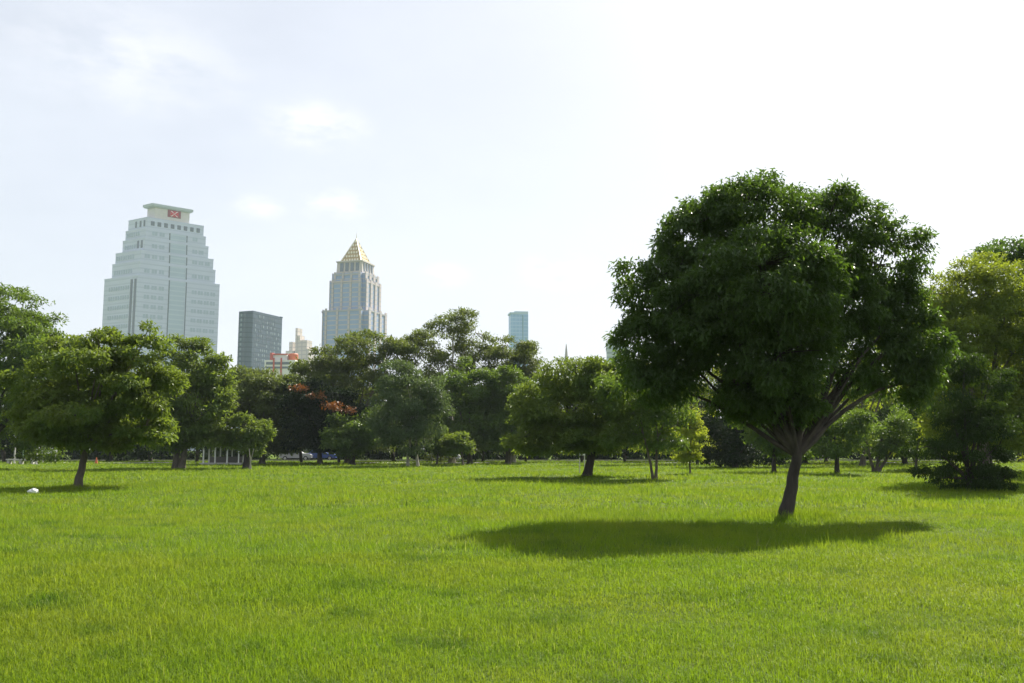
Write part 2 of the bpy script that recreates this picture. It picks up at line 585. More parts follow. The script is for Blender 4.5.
def tree(name, label, base, lobes, leaf='mid', bark='brown', depth=None, n=12000, per=14, ln=0.3, wd=0.13, spread=0.35, droop=0.35,
         tr=0.25, fork=None, group=None, inner=0.5, bump=0.34, stems=None, twigs=60, squash=0.85, bd=20, bz=0.58, extra=None, limb=0.5, flat=0.6, kind_cat='tree'):
    """lobes: (px, py, rx, ry[, offset in depth as a share of rx]) seen at the tree's own distance."""
    global rng
    rng = np.random.default_rng(int(base[0] * 31 + base[1] * 17) % 100003)
    D = depth or ground_depth(base[1])
    bp = at(base[0], base[1], D); bp[2] = float(gz(bp[0], bp[1])) - 0.03
    m = D / F_PX
    root = empty(name, bp, label, cat=kind_cat, group=group)
    Ls = []
    for lb in lobes:
        off = lb[4] * lb[2] * m if len(lb) > 4 else rng.uniform(-0.35, 0.35) * lb[2] * m
        c = at(lb[0], lb[1], D + off) - bp
        Ls.append((c, np.array([lb[2], 0.5 * (lb[2] + max(lb[2], lb[3])) * (lb[5] if len(lb) > 5 else squash), lb[3]]) * m))
    area = np.array([(r[0] * r[1] + r[0] * r[2] + r[1] * r[2]) for c, r in Ls])
    counts = np.maximum(4, (area / area.sum() * n / per)).astype(int)
    Cs, Os = [], []
    for (c, r), k in zip(Ls, counts):
        P, d = lobe_clusters(c, r, k, bump, inner, bd, bz)
        ok = P[:, 2] > 0.12
        Cs.append(P[ok]); Os.append(d[ok])
    C = np.vstack(Cs); O = np.vstack(Os)
    V, Fq = leaves(C, O, per, spread, ln, wd, droop, flat)
    V[:, 2] = np.maximum(V[:, 2], 0.04)
    # trunk and limbs
    tb = MB()
    allc = np.array([c for c, r in Ls])
    top = allc[:, 2].max()
    if stems is None:
        fk = at(fork[0], fork[1], D) - bp if fork else np.array([allc[:, 0].mean() * 0.25, 0, max(0.5, allc[:, 2].min() * 0.75)])
        stems = [((0, 0, 0), fk)]
    else:
        stems = [((at(a, base[1], D) - bp) * np.array([1, 1, 0]), at(b, c_, D) - bp) for (a, b, c_) in stems]
    forks = []
    for s0, fk in stems:
        P = bend(s0, fk, 0.0, 9, 0.015)
        t = np.linspace(0, 1, 9)
        rad = tr * (1 - 0.32 * t) * (1 + 0.5 * np.exp(-t * 12))
        P[0][2] -= 0.1
        tb.tube(P, rad, 12)
        forks.append(np.asarray(fk, float))
    nodes = []
    for i, (c, r) in enumerate(Ls):
        fk = min(forks, key=lambda q: np.linalg.norm(q - c))
        tgt = c + np.array([0, 0, r[2] * 0.35])
        P = bend(fk - np.array([0, 0, 0.1]), tgt, 0.12, 8)
        q = tr * limb * rng.uniform(0.55, 0.95)
        tb.tube(P, np.linspace(q, q * 0.22, 8), 7)
        nodes.append(P[3:])
    nodes = np.vstack(nodes)
    for i in rng.choice(len(C), min(twigs, len(C)), replace=False):
        j = np.argmin(np.linalg.norm(nodes - C[i], axis=1) + rng.random(len(nodes)) * 0.3)
        P = bend(nodes[j], C[i], 0.08, 4)
        tb.tube(P, np.linspace(tr * 0.11, tr * 0.03, 4), 4, cap=False)
    tb.build('trunk', BK[bark], root, smooth=True)
    mesh_obj('crown', V, Fq, LM[leaf], root)
    if extra:
        ename, elobes, emat, en = extra
        EV, EF, eo = [], [], 0
        for (px, py, rx, ry) in elobes:
            c = at(px, py, D - 0.75 * rx * m - 2.2) - bp
            P, d = lobe_clusters(c, np.array([rx, rx, ry]) * m, en // 12, 0.3, 0.2)
            v, f = leaves(P, d, 12, spread * 0.7, ln * 0.9, wd, 0.1)
            EV.append(v); EF.append(f + eo); eo += len(v)
        mesh_obj(ename, np.vstack(EV), np.vstack(EF), LM[emat], root)
    return root


PARK = 'trees round the lawn'
# the tall round tree on the lawn
tree('shade_tree', 'large dark dome-crowned tree standing alone on the lawn, its shadow beside it', (785, 517),
     [(755, 215, 68, 44, -0.1), (700, 238, 50, 42, 0.1), (657, 296, 42, 48, 0), (646, 350, 38, 42, -0.1), (653, 384, 38, 26, -0.2),
      (765, 285, 80, 58, -0.75), (770, 290, 80, 58, 0.75), (845, 230, 50, 42, 0.35, 0.5), (890, 258, 42, 50, 0.75, 0.4), (838, 199, 16, 12, 0), (778, 408, 36, 22, 0), (740, 400, 26, 18, -0.3), (700, 352, 26, 16, -0.5), (682, 362, 26, 22, 0.2), (918, 345, 24, 46, 0.9, 0.4), (858, 372, 24, 24, 0.5, 0.6), (880, 345, 30, 26, 0.6, 0.6), (918, 385, 24, 20, 0.9, 0.6),
      (908, 325, 40, 56, 0.8, 0.38), (900, 375, 42, 36, 0.8, 0.4), (775, 345, 62, 45, -0.6), (780, 385, 52, 36, -0.1), (745, 400, 26, 26, 0), (835, 300, 55, 45, 0.1, 0.5), (800, 335, 55, 26, 0.2), (735, 335, 50, 24, 0.2),
      (700, 310, 48, 42, -0.8), (855, 300, 55, 45, 0.7, 0.45), (700, 310, 45, 40, 0.9)],
     'dark', 'dark', n=172000, per=26, ln=0.135, wd=0.056, spread=0.155, droop=0.75, tr=0.17, fork=(797, 452), group=PARK, inner=0.5,
     bump=0.05, bd=8, bz=0.9, twigs=420, squash=0.95, limb=0.55)

# left-hand group
tree('park_tree', 'tall broad tree rising behind the young leaning tree beside the bench', (-20, 470),
     [(-15, 345, 70, 60), (22, 325, 38, 34), (0, 303, 38, 22), (42, 365, 38, 35), (54, 346, 20, 18), (18, 345, 42, 30, 0.5), (-20, 400, 70, 50), (38, 405, 38, 38), (10, 430, 60, 25)],
     'mid', 'dark', n=58000, per=18, ln=0.30, wd=0.14, spread=0.32, tr=0.4, group=PARK)
tree('park_tree', 'young tree with a leaning slender trunk and wide crown in front of the stepped tower', (77, 488),
     [(98, 352, 42, 26), (52, 372, 36, 26), (139, 366, 30, 28), (100, 392, 60, 36), (34, 398, 26, 22), (156, 395, 24, 32), (148, 343, 22, 10),
      (62, 420, 46, 24), (130, 420, 44, 26), (112, 336, 18, 9), (150, 326, 9, 3), (70, 345, 16, 8), (98, 372, 55, 32, 0.8), (40, 430, 32, 17), (146, 432, 28, 19), (100, 436, 50, 12, 0.4), (120, 444, 26, 9)],
     'bright', 'brown', n=42000, per=18, ln=0.21, wd=0.095, spread=0.19, flat=0.5, bd=30, tr=0.17, fork=(86, 447), group=PARK, inner=0.35)
tree('park_tree', 'upright tree on a pale forked trunk, between leaning tree and little round tree', (179, 469),
     [(186, 364, 32, 24), (214, 384, 22, 22), (172, 392, 38, 32), (205, 408, 30, 28), (196, 345, 13, 7), (216, 359, 10, 7), (182, 428, 36, 15),
      (226, 402, 10, 12), (200, 436, 26, 13), (165, 440, 24, 10)],
     'bright', 'brown', n=26000, per=16, ln=0.34, wd=0.16, spread=0.34, tr=0.28, stems=[(176, 178, 432), (181, 188, 430)], group=PARK, inner=0.4)
tree('park_tree', 'little bushy round tree with a stout dark trunk and pale support stakes', (246, 469),
     [(247, 430, 19, 15), (261, 431, 11, 14), (234, 438, 13, 12), (250, 446, 15, 10)],
     'bright', 'dark', n=9000, per=14, ln=0.28, wd=0.13, spread=0.26, tr=0.3, fork=(247, 455), group=PARK)
for nm in (): pass

# the far edge
FAR = dict(n=17000, per=16, ln=0.38, wd=0.19, spread=0.40, twigs=40)
def far(label, base, lobes, leaf, bark='brown', name='park_tree', **kw):
    a = dict(FAR); a.update(kw)
    xs_ = [l[0] - l[2] for l in lobes] + [l[0] + l[2] for l in lobes]
    low = max(l[1] + l[3] for l in lobes)
    if low < 462:
        lobes = lobes + [((min(xs_) + max(xs_)) / 2, 443, 0.36 * (max(xs_) - min(xs_)), 10)]
    return tree(name, label, base, lobes, leaf, bark, group=PARK, **a)

far('olive-brown round tree in front of the dark slab tower', (262, 464), [(265, 387, 34, 18), (245, 400, 24, 25), (286, 400, 22, 25), (266, 418, 36, 25), (290, 430, 18, 20), (250, 380, 22, 10)], 'olive', n=26000, tr=0.35)
far('big spreading tree below the gold-roofed tower', (348, 463.5), [(365, 349, 36, 19), (332, 362, 28, 20), (388, 370, 24, 28), (352, 382, 46, 30), (318, 385, 25, 20), (398, 345, 14, 10), (312, 372, 14, 10)], 'olive', n=26000, tr=0.45)
far('flame tree with orange-red blossom over dark leaves', (320, 464.5), [(318, 402, 38, 16), (300, 396, 20, 12), (332, 412, 36, 20), (310, 425, 30, 20)], 'deep', name='flame_tree', tr=0.3,
    extra=('blossom', [(299, 388, 8, 2.2), (316, 396, 9, 2), (333, 405, 15, 3), (344, 410, 7, 2.5)], 'flame', 190))
far('low dark-green dense tree right of the flame tree', (352, 465), [(355, 424, 25, 18), (344, 438, 22, 15), (370, 434, 16, 20)], 'mid', 'dark', tr=0.3, n=8000)
far('grey-green tree on two pale crossing trunks', (413, 466.5), [(410, 392, 26, 28), (394, 420, 24, 28), (427, 418, 20, 30), (404, 370, 18, 11), (386, 398, 14, 28), (434, 395, 11, 22)],
    'grey', 'pale', n=20000, tr=0.13, stems=[(407.5, 412, 420), (418, 412.5, 420)], ln=0.32, wd=0.12, droop=0.7)
far('tallest open-crowned tree, sky showing between its upper limbs', (452, 463), [(455, 328, 26, 17), (428, 345, 26, 16), (476, 340, 16, 20), (464, 360, 28, 20), (440, 370, 30, 15), (416, 340, 13, 9), (409, 352, 10, 9)],
    'olive', 'pale', n=19000, tr=0.35, inner=0.55, ln=0.36, wd=0.15, twigs=110, fork=(450, 400))
far('slim open-crowned tree below the teal glass tower', (513, 463), [(515, 347, 22, 13), (500, 362, 17, 16), (530, 362, 11, 18), (516, 378, 22, 15)], 'olive', 'pale', n=13000, tr=0.28, ln=0.36, wd=0.15, twigs=80, fork=(513, 400))
far('leafy mid-green tree behind the two pale little trees', (470, 464), [(466, 385, 28, 22), (455, 408, 22, 25), (480, 405, 26, 28), (470, 430, 30, 18)], 'mid', tr=0.32)
far('leafy tree below the teal tower, just left of the leaning round tree', (508, 464), [(502, 390, 28, 24), (522, 405, 20, 26), (496, 415, 25, 25), (512, 435, 28, 15)], 'mid', tr=0.32)
far('pale little tree in front of the dark hedge, the taller of a pair', (437, 465.5), [(439, 434, 10, 9), (447, 443, 9, 8), (435, 445, 8, 8)], 'bright', n=4500, tr=0.12, spread=0.26, ln=0.28, wd=0.13)
far('pale little flat-topped tree in front of the dark hedge, the lower of a pair', (463, 466), [(459, 439, 11, 7), (453, 449, 9, 7), (467, 446, 8, 7)], 'bright', n=4500, tr=0.12, spread=0.26, ln=0.28, wd=0.13)

# middle of the lawn
tree('park_tree', 'spreading round tree with a leaning dark trunk on the lawn left of the dome-crowned tree', (587, 478),
     [(575, 372, 34, 16), (602, 382, 32, 20), (552, 392, 34, 20), (572, 412, 46, 22), (536, 418, 24, 20), (612, 408, 26, 25), (588, 440, 36, 13), (545, 440, 27, 13), (618, 438, 26, 15), (563, 447, 30, 8), (520, 410, 12, 8)],
     'bright', 'dark', n=34000, per=16, ln=0.24, wd=0.11, spread=0.25, tr=0.27, fork=(593, 446), group=PARK, inner=0.4, twigs=100)
tree('park_tree', 'thin airy tree on two slender stems splayed in a V', (654, 480),
     [(650, 418, 34, 20), (624, 403, 24, 18), (675, 410, 20, 22), (640, 388, 34, 14), (617, 432, 20, 14), (655, 442, 24, 10), (608, 384, 14, 10)],
     'mid', 'brown', n=10500, per=12, ln=0.25, wd=0.1, spread=0.3, tr=0.075, stems=[(653, 645, 438), (656, 658, 436)], group=PARK, inner=0.3, twigs=120)
tree('sapling', 'yellow-green sapling with tiered branches standing in sun', (690, 474),
     [(690, 420, 12, 6), (684, 430, 9, 4), (694, 436, 13, 5), (688, 446, 13, 5), (693, 456, 10, 5), (684, 458, 8, 4), (697, 425, 8, 4)],
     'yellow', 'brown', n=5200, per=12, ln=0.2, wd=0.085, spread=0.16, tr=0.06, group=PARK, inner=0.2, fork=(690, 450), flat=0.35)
tree('conifer', 'very dark cone-shaped evergreen behind the yellow sapling', (735, 467.5),
     [(732, 412, 30, 36), (745, 388, 24, 26), (716, 438, 24, 24), (760, 438, 24, 24), (736, 455, 40, 11)],
     'deep', 'dark', n=15000, per=14, ln=0.34, wd=0.13, spread=0.36, tr=0.3, group=PARK)
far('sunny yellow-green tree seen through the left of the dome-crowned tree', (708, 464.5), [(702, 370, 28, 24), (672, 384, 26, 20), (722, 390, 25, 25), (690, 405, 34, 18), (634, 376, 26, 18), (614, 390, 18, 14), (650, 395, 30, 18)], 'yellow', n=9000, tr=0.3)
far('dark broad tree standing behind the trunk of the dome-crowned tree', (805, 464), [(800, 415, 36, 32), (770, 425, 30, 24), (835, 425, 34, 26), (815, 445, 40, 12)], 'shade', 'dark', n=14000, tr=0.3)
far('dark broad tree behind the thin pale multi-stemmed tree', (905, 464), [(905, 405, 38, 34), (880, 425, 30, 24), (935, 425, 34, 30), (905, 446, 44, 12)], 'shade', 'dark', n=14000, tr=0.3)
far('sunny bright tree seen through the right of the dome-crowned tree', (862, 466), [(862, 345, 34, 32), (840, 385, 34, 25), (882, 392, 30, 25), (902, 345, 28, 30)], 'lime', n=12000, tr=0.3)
tree('park_tree', 'small dark low tree right behind the trunk of the dome-crowned tree', (774, 473),
     [(784, 440, 24, 15), (762, 432, 20, 15), (775, 420, 22, 14)], 'mid', 'dark', n=5000, ln=0.3, wd=0.13, spread=0.34, tr=0.16, group=PARK)
tree('park_tree', 'small tree with a short dark trunk just right of the dome-crowned tree', (837, 474),
     [(835, 440, 22, 16), (851, 424, 20, 15), (820, 428, 15, 12)], 'mid', 'dark', n=6500, ln=0.27, wd=0.11, spread=0.3, tr=0.17, group=PARK, fork=(837, 452))
tree('park_tree', 'thin multi-stemmed pale tree left of the drooping dark shrub', (876, 472),
     [(880, 438, 24, 15), (904, 428, 22, 18), (866, 448, 14, 8), (895, 448, 16, 10)], 'mid', 'brown', n=6500, ln=0.24, wd=0.1, spread=0.3, tr=0.11,
     stems=[(874, 866, 440), (876, 882, 436), (878, 898, 440)], group=PARK, inner=0.3, twigs=90)
tree('park_tree', 'slender tree with sparse leaves close behind the drooping dark shrub', (916, 470),
     [(922, 438, 20, 16), (915, 415, 20, 15), (935, 425, 18, 20)], 'mid', 'brown', n=6000, ln=0.26, wd=0.11, spread=0.32, tr=0.1, group=PARK, inner=0.3)
tree('park_tree', 'tall feathery yellow-green tree at the lawn edge over the drooping dark shrub', (985, 484),
     [(985, 288, 42, 30), (948, 303, 28, 26), (1012, 308, 40, 40), (960, 340, 42, 34), (1000, 368, 46, 40), (948, 380, 34, 34), (990, 415, 46, 34),
      (1036, 345, 40, 55), (946, 418, 28, 26), (1030, 420, 40, 40), (938, 330, 22, 30)],
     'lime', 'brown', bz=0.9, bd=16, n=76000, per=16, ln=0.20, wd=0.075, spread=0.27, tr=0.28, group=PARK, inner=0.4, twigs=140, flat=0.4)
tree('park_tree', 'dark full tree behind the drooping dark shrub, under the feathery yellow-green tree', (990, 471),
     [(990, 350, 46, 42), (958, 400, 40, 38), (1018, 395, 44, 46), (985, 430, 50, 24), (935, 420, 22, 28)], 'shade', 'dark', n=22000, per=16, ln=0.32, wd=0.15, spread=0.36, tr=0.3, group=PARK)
tree('park_tree', 'dark tall tree whose top shows above the feathery yellow-green tree', (1042, 474),
     [(1022, 250, 32, 12), (1042, 272, 45, 28), (1004, 258, 10, 5), (1050, 320, 60, 50), (1050, 390, 60, 50)], 'dark', 'dark', n=22000, per=14, ln=0.34, wd=0.15, spread=0.36, tr=0.4, group=PARK)
tree('drooping_shrub', 'dark drooping shrub whose branches hang to the grass', (970, 492),
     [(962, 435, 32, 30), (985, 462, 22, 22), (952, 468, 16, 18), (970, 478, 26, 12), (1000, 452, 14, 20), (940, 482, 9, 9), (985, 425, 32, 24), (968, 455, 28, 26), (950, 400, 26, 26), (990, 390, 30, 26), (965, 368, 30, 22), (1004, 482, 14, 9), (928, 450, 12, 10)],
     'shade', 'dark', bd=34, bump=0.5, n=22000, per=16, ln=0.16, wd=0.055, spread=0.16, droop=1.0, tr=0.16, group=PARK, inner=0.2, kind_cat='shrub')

# the wood that closes the view behind them
WV, WF, wo = [], [], 0
wood = empty('woodland', (0, 132, 0), 'dark wood closing the view behind the park trees', 'woods'); wood['kind'] = 'stuff'
wt = MB()
for i in range(84):
    front = i < 30
    x = (-86 + i * 5.9 if front else -104 + (i - 30) * 3.9) + rng.uniform(-1.5, 1.5)
    y = (113 + rng.uniform(-4, 4)) if front else (141 + rng.uniform(-4, 10))
    h = rng.uniform(7.5, 9.8) if front else rng.uniform(10, 13)
    z0 = rng.uniform(0.7, 1.7) if front else rng.uniform(0.0, 0.8)
    for q in range(4):
        c = np.array([x + rng.uniform(-2, 2), y - 132 + rng.uniform(-2, 2), z0 + 1.6 + (h - z0 - 3.6) * (q + rng.uniform(0, 0.6)) / 3])
        P, d = lobe_clusters(c, np.array([3.6, 3.2, 2.5]), 60, 0.2, 0.4)
        P[:, 2] = np.maximum(P[:, 2], 0.3)
        v, f = leaves(P, d, 9, 0.5, 0.6, 0.32, 0.3)
        v[:, 2] = np.maximum(v[:, 2], 0.05)
        WV.append(v); WF.append(f + wo); wo += len(v)
    wt.tube(bend((x, y - 132, -0.1), (x + rng.uniform(-1, 1), y - 132, h * 0.7), 0, 5), np.linspace(rng.uniform(0.13, 0.3), 0.08, 5), 6)
for i in range(190):                      # undergrowth
    x = -104 + i * 1.1 + rng.uniform(-1, 1)
    c = np.array([x, rng.uniform(0, 5), rng.uniform(0.5, 1.4)])
    P, d = lobe_clusters(c, np.array([1.7, 1.3, rng.uniform(0.9, 1.7)]), 34, 0.2, 0.3)
    P[:, 2] = np.abs(P[:, 2])
    v, f = leaves(P, d, 9, 0.35, 0.45, 0.26, 0.2)
    v[:, 2] = np.abs(v[:, 2])
    WV.append(v); WF.append(f + wo); wo += len(v)
tag(mesh_obj('foliage', np.vstack(WV), np.vstack(WF), LM['deep'], wood), kind='stuff')
tag(wt.build('trunks', BK['dark'], wood, smooth=True), kind='stuff')

# ------------------------------------------------------------------ towers beyond the park
GLASS_D = plain('window_dark', (0.13, 0.16, 0.20), 0.25, nscale=0.2)
GLASS_M = plain('window_mid', (0.40, 0.47, 0.58), 0.4, nscale=0.2, spec=0.15)

# stepped pale tower
D1 = 740.0
c0 = at(135.7, 320, D1); c0[2] = 0
t1 = empty('stepped_tower', c0, 'tall pale stepped office tower with a flat roof cap and a red emblem', 'tower', rotz=math.atan2(0.638, 0.77))
conc = facade('tower_concrete', (0.56, 0.60, 0.74), (0.49, 0.535, 0.67), 4.1, 0.3)
TI = [(0, 70, 0, 99, 0, 146), (1.5, 66, 2, 84, 146, 158.5), (2.5, 64, 3, 80, 158.5, 168), (5, 59.5, 5, 71, 168, 179), (6, 57, 6, 68, 179, 187.5), (7, 55, 7, 65, 187.5, 197)]
for x0, x1, y0, y1, z0, z1 in TI:
    MB().box(x0, x1, y0, y1, z0, z1).box(x0 - 0.12, x1 + 0.12, y0 - 0.12, y1 + 0.12, z1 - 0.8, z1 + 0.3).build('tier', conc, t1)
MB().box(14, 43, 11, 36, 197.4, 208).build('penthouse', plain('penthouse_wall', (0.6, 0.57, 0.56), 0.7), t1)
MB().box(11, 45.5, 8, 39, 208, 210.2).box(12, 44.5, 9, 38, 207.2, 208.05).build('roof_cap', plain('roof_green_metal', (0.42, 0.48, 0.50), 0.5), t1)
sg = MB().box(24.5, 35.5, 10.4, 10.95, 200.6, 207.0).build('sign', plain('sign_dark_red', (0.22, 0.03, 0.04), 0.5), t1)
MB().box(26.6, 33.4, 10.1, 10.35, 201.4, 206.2).build('sign_panel', plain('sign_white', (0.8, 0.76, 0.76), 0.5), sg)
em = MB()
for p in ([(26.6, 201.4), (29.9, 203.8), (26.6, 206.2)], [(33.4, 201.4), (33.4, 206.2), (30.1, 203.8)], [(27.9, 206.2), (30, 204.1), (32.1, 206.2)], [(27.9, 201.4), (32.1, 201.4), (30, 203.5)]):
    em.prism(p, 9.8, 10.05)
em.build('emblem', plain('emblem_red', (0.55, 0.03, 0.05), 0.5), sg)
for k in range(8):
    u = 10.2 + k * 5.5
    MB().box(u, u + 3.0, 6.6, 6.95, 190.4, 194.2).build('top_window', GLASS_D, t1)
for y in (12, 24, 38):
    MB().box(6.6, 6.95, y, y + 4, 189.5, 194.8).build('top_window', GLASS_D, t1)
for y0, z0, z1, x in ((9, 170.5, 177, 4.7), (20, 170.5, 177, 4.7), (9, 148, 156, 1.7)):
    MB().box(x, x + 0.25, y0, y0 + 5, z0, z1).build('loggia', GLASS_D, t1)
for y in (3, 14):
    MB().box(-0.5, -0.02, y, y + 5.0, 0, 143).build('corner_glazing', GLASS_D, t1)
bay = MB()
gw = MB()
mul = MB()
for (x0, x1, y0, y1, z0, z1) in TI[:5]:
    bay.box(26.6, 39.8, y0 - 0.35, y0 - 0.02, z0 + 1, z1 - 1.5)
    for u in (25.6, 40.2):
        mul.box(u, u + 0.8, y0 - 0.6, y0 - 0.02, z0 + 1, z1 - 1.5)
    z = z0 + (3 if z0 else 20)
    while z < z1 - 4:
        for u in (5.5, 11.5, 17.5, 45.5, 51, 56.5, 62):
            if x0 + 2 < u < x1 - 6:
                gw.box(u, u + 1.9, y0 - 0.3, y0 - 0.02, z, z + 3.4); gw.box(u + 2.3, u + 4.2, y0 - 0.3, y0 - 0.02, z, z + 3.4)
        for v in range(24, 84, 7):
            if y0 + 2 < v < y1 - 6:
                gw.box(x0 - 0.3, x0 - 0.02, v, v + 3.8, z, z + 3.4)
        z += 8.2
bay.build('glazed_bay', facade('bay_glass', (0.43, 0.51, 0.62), (0.50, 0.57, 0.67), 4.1, 0.3, 0.3), t1)
mul.build('mullion', GLASS_D, t1)
tag(gw.build('facade_glazing', GLASS_M, t1), kind='stuff')

# the tower's plan is splayed at its near corner: its left face turns back by more than a right angle
def splay(o):
    for ch in o.children:
        if ch.data is not None:
            co = np.empty(len(ch.data.vertices) * 3, np.float32)
            ch.data.vertices.foreach_get('co', co)
            co = co.reshape(-1, 3)
            co[:, 1] *= 0.40
            co[:, 0] -= 0.39 * co[:, 1] * (1 - co[:, 0] / 70.0)
            ch.data.vertices.foreach_set('co', co.ravel())
            ch.data.update()
        splay(ch)
splay(t1)

# gold-roofed tower
D2 = 740.0
cn = at(366.0, 290, D2)
a_ = np.array([-0.957, 0.289, 0]); b_ = np.array([0.289, 0.957, 0])
S0 = 39.6
cc = cn + (a_ + b_) * S0 / 2; cc[2] = 0
t2 = empty('gold_roofed_tower', cc, 'stone and blue glass tower with a golden pyramid roof and needle', 'tower', rotz=math.atan2(-0.289, 0.957))
zz = lambda py: at(354, py, D2 + 26)[2]
stone = facade('pink_stone', (0.50, 0.44, 0.44), (0.39, 0.39, 0.42), 4.0, 0.3)
blue_g = facade('blue_glass', (0.28, 0.36, 0.54), (0.44, 0.43, 0.48), 4.0, 0.25, 0.3)
zb, zs, zl, zp, za = zz(314), zz(284), zz(276.5), zz(264), zz(240)
def block(h, z0, z1, ch, mat, name):
    poly = [(-h + ch, -h), (h - ch, -h), (h - ch, -h + ch), (h, -h + ch), (h, h - ch), (h - ch, h - ch), (h - ch, h), (-h + ch, h), (-h + ch, h - ch), (-h, h - ch), (-h, -h + ch), (-h + ch, -h + ch)]
    m = MB()
    n = len(poly)
    V = [(x, y, z0) for x, y in poly] + [(x, y, z1) for x, y in poly]
    m.add(V, [(i, (i + 1) % n, n + (i + 1) % n, n + i) for i in range(n)])
    m.add(list(V[n:]) + [(0, 0, z1)], [(i, (i + 1) % n, n) for i in range(n)])
    return m.build(name, mat, t2)
block(S0 / 2 + 1.6, 0, zb, 5, blue_g, 'lower_block')
block(17.0, zb, zs, 3.5, blue_g, 'upper_block')
block(15.4, zs, zl, 3.0, blue_g, 'shoulder')
pil = MB(); spd = None
for h, z0, z1 in ((S0 / 2 + 1.6, 20, zb + 2.0), (17.0, zb, zs + 1.2), (15.4, zs, zl + 1.0)):
    for k in (-0.74, -0.25, 0.25, 0.74):
        for sx, sy in ((0, -1), (1, 0), (-1, 0)):
            q = k * h
            if sy:
                pil.box(q - 0.9, q + 0.9, -h - 0.7, -h - 0.02, z0, z1)
            else:
                xa, xb = (h + 0.02, h + 0.7) if sx > 0 else (-h - 0.7, -h - 0.02)
                pil.box(xa, xb, q - (1.9 if sx > 0 else 0.9), q + (1.9 if sx > 0 else 0.9), z0, z1)
    for sgn in (-1, 1):
        MB().box(-h + 3, h - 3, *sorted((sgn * (h + 0.5), sgn * (h + 0.03))), z1 - 3.0, z1 - 1.6).build('string_course', stone, t2)
        MB().box(*sorted((sgn * (h + 0.5), sgn * (h + 0.03))), -h + 3, h - 3, z1 - 3.0, z1 - 1.6).build('string_course', stone, t2)
pil.build('pilaster_order', stone, t2)
LH = 12.2
MB().box(-LH, LH, -LH, LH, zl, zp, 0.6).box(-LH - 0.3, LH + 0.3, -LH - 0.3, LH + 0.3, zp - 0.8, zp + 0.3).build('lantern', plain('lantern_stone', (0.50, 0.45, 0.42), 0.7), t2)
for k in range(4):
    q = -8.6 + k * 4.9
    MB().box(q, q + 3.0, -LH - 0.15, -LH + 0.9, zl + 2.2, zp - 1.6).build('lantern_opening', GLASS_D, t2)
for k in range(4):
    q = -9.0 + k * 4.9
    MB().box(LH - 0.9, LH + 0.15, q, q + 2.2, zl + 2.2, zp - 1.6).build('lantern_opening', GLASS_D, t2)
gold = plain('gilded_metal', (0.42, 0.29, 0.11), 0.5, 0.3, nscale=0.5)
gold_l = plain('gilded_edge', (0.82, 0.76, 0.58), 0.4, 0.2)
py = MB()
n_c = 9
for k in range(n_c):                       # gilded courses, each a small overlap of the one below
    za0 = zp + (za - zp) * k / n_c; za1 = zp + (za - zp) * (k + 1) / n_c
    h0 = 0.78 * LH * (1 - k / n_c) ; h1 = 0.78 * LH * (1 - (k + 0.86) / n_c)
    py.add([(-h0, -h0, za0), (h0, -h0, za0), (h0, h0, za0), (-h0, h0, za0), (-h1, -h1, za1), (h1, -h1, za1), (h1, h1, za1), (-h1, h1, za1)],
           [(0, 3, 2, 1), (4, 5, 6, 7), (0, 1, 5, 4), (1, 2, 6, 5), (2, 3, 7, 6), (3, 0, 4, 7)])
pr = py.build('pyramid_roof', gold, t2)
rb = MB()
for sx, sy in ((-1, -1), (1, -1), (1, 1), (-1, 1)):
    rb.tube([(sx * LH * .8, sy * LH * .8, zp), (sx * 0.3, sy * 0.3, za + 0.5)], [0.55, 0.4], 6)
for k in range(6):
    t = k / 6
    for j in range(6 - k):
        q = (-0.78 + 1.56 * (j + 0.5) / (6 - k)) * 0.78 * LH * (1 - t)
        zk = zp + (za - zp) * (t + 0.03)
        for f in range(2):
            hh = 0.78 * LH * (1 - t) - 0.5
            if f == 0:
                rb.box(q - 0.75, q + 0.75, -hh - 0.75, -hh + 0.5, zk, zk + 1.9, 0.25)
            else:
                rb.box(hh - 0.5, hh + 0.75, q - 0.75, q + 0.75, zk, zk + 1.9, 0.25)
rb.build('roof_ribs', gold_l, pr)
MB().tube([(0, 0, za - 1), (0, 0, za + 2), (0, 0, za + 6.5)], [0.7, 0.35, 0.08], 8).build('needle', gold_l, t2)

# dark slab tower
D3 = 600.0
c3 = at(249.5, 345, D3); c3[2] = 0
t3 = empty('slab_tower', c3, 'dark blue-grey slab apartment tower with a rounded corner', 'tower', rotz=math.atan2(0.934, 0.355))
H3 = at(249.5, 310.8, D3)[2]
slab_m = facade('slab_cladding', (0.10, 0.135, 0.18), (0.07, 0.10, 0.135), 3.3, 0.22, 0.5)
poly = [(3.2, 0), (36, 0), (36, 9.5), (0, 9.5), (0, 3.2)] + [(3.2 - 3.2 * math.cos(q), 3.2 - 3.2 * math.sin(q)) for q in np.linspace(0.25, 1.4, 5)]
MB().prism(poly, 0, H3, 'z').build('wall', slab_m, t3)
MB().box(34, 36.4, -0.15, 9.7, H3, H3 + 0.8).box(3, 34, 0.3, 9.2, H3, H3 + 0.6).build('parapet', slab_m, t3)
lw = [MB(), MB(), MB()]
for iz in range(27):
    for iu in range(14):
        z = 4 + iz * 3.3
        if z > H3 - 3: continue
        u = 5 + iu * 2.2
        r = rng.random()
        if r < 0.62:
            lw[0 if r < 0.34 else (1 if r < 0.612 else 2)].box(u, u + 1.1, -0.12, -0.01, z + 0.9, z + 2.7)
    for iv in range(2):
        if 4 + iz * 3.3 < H3 - 3:
            lw[iv].box(-0.12, -0.01, 4.0 + iv * 2.6, 5.4 + iv * 2.6, 4.9 + iz * 3.3, 6.7 + iz * 3.3)
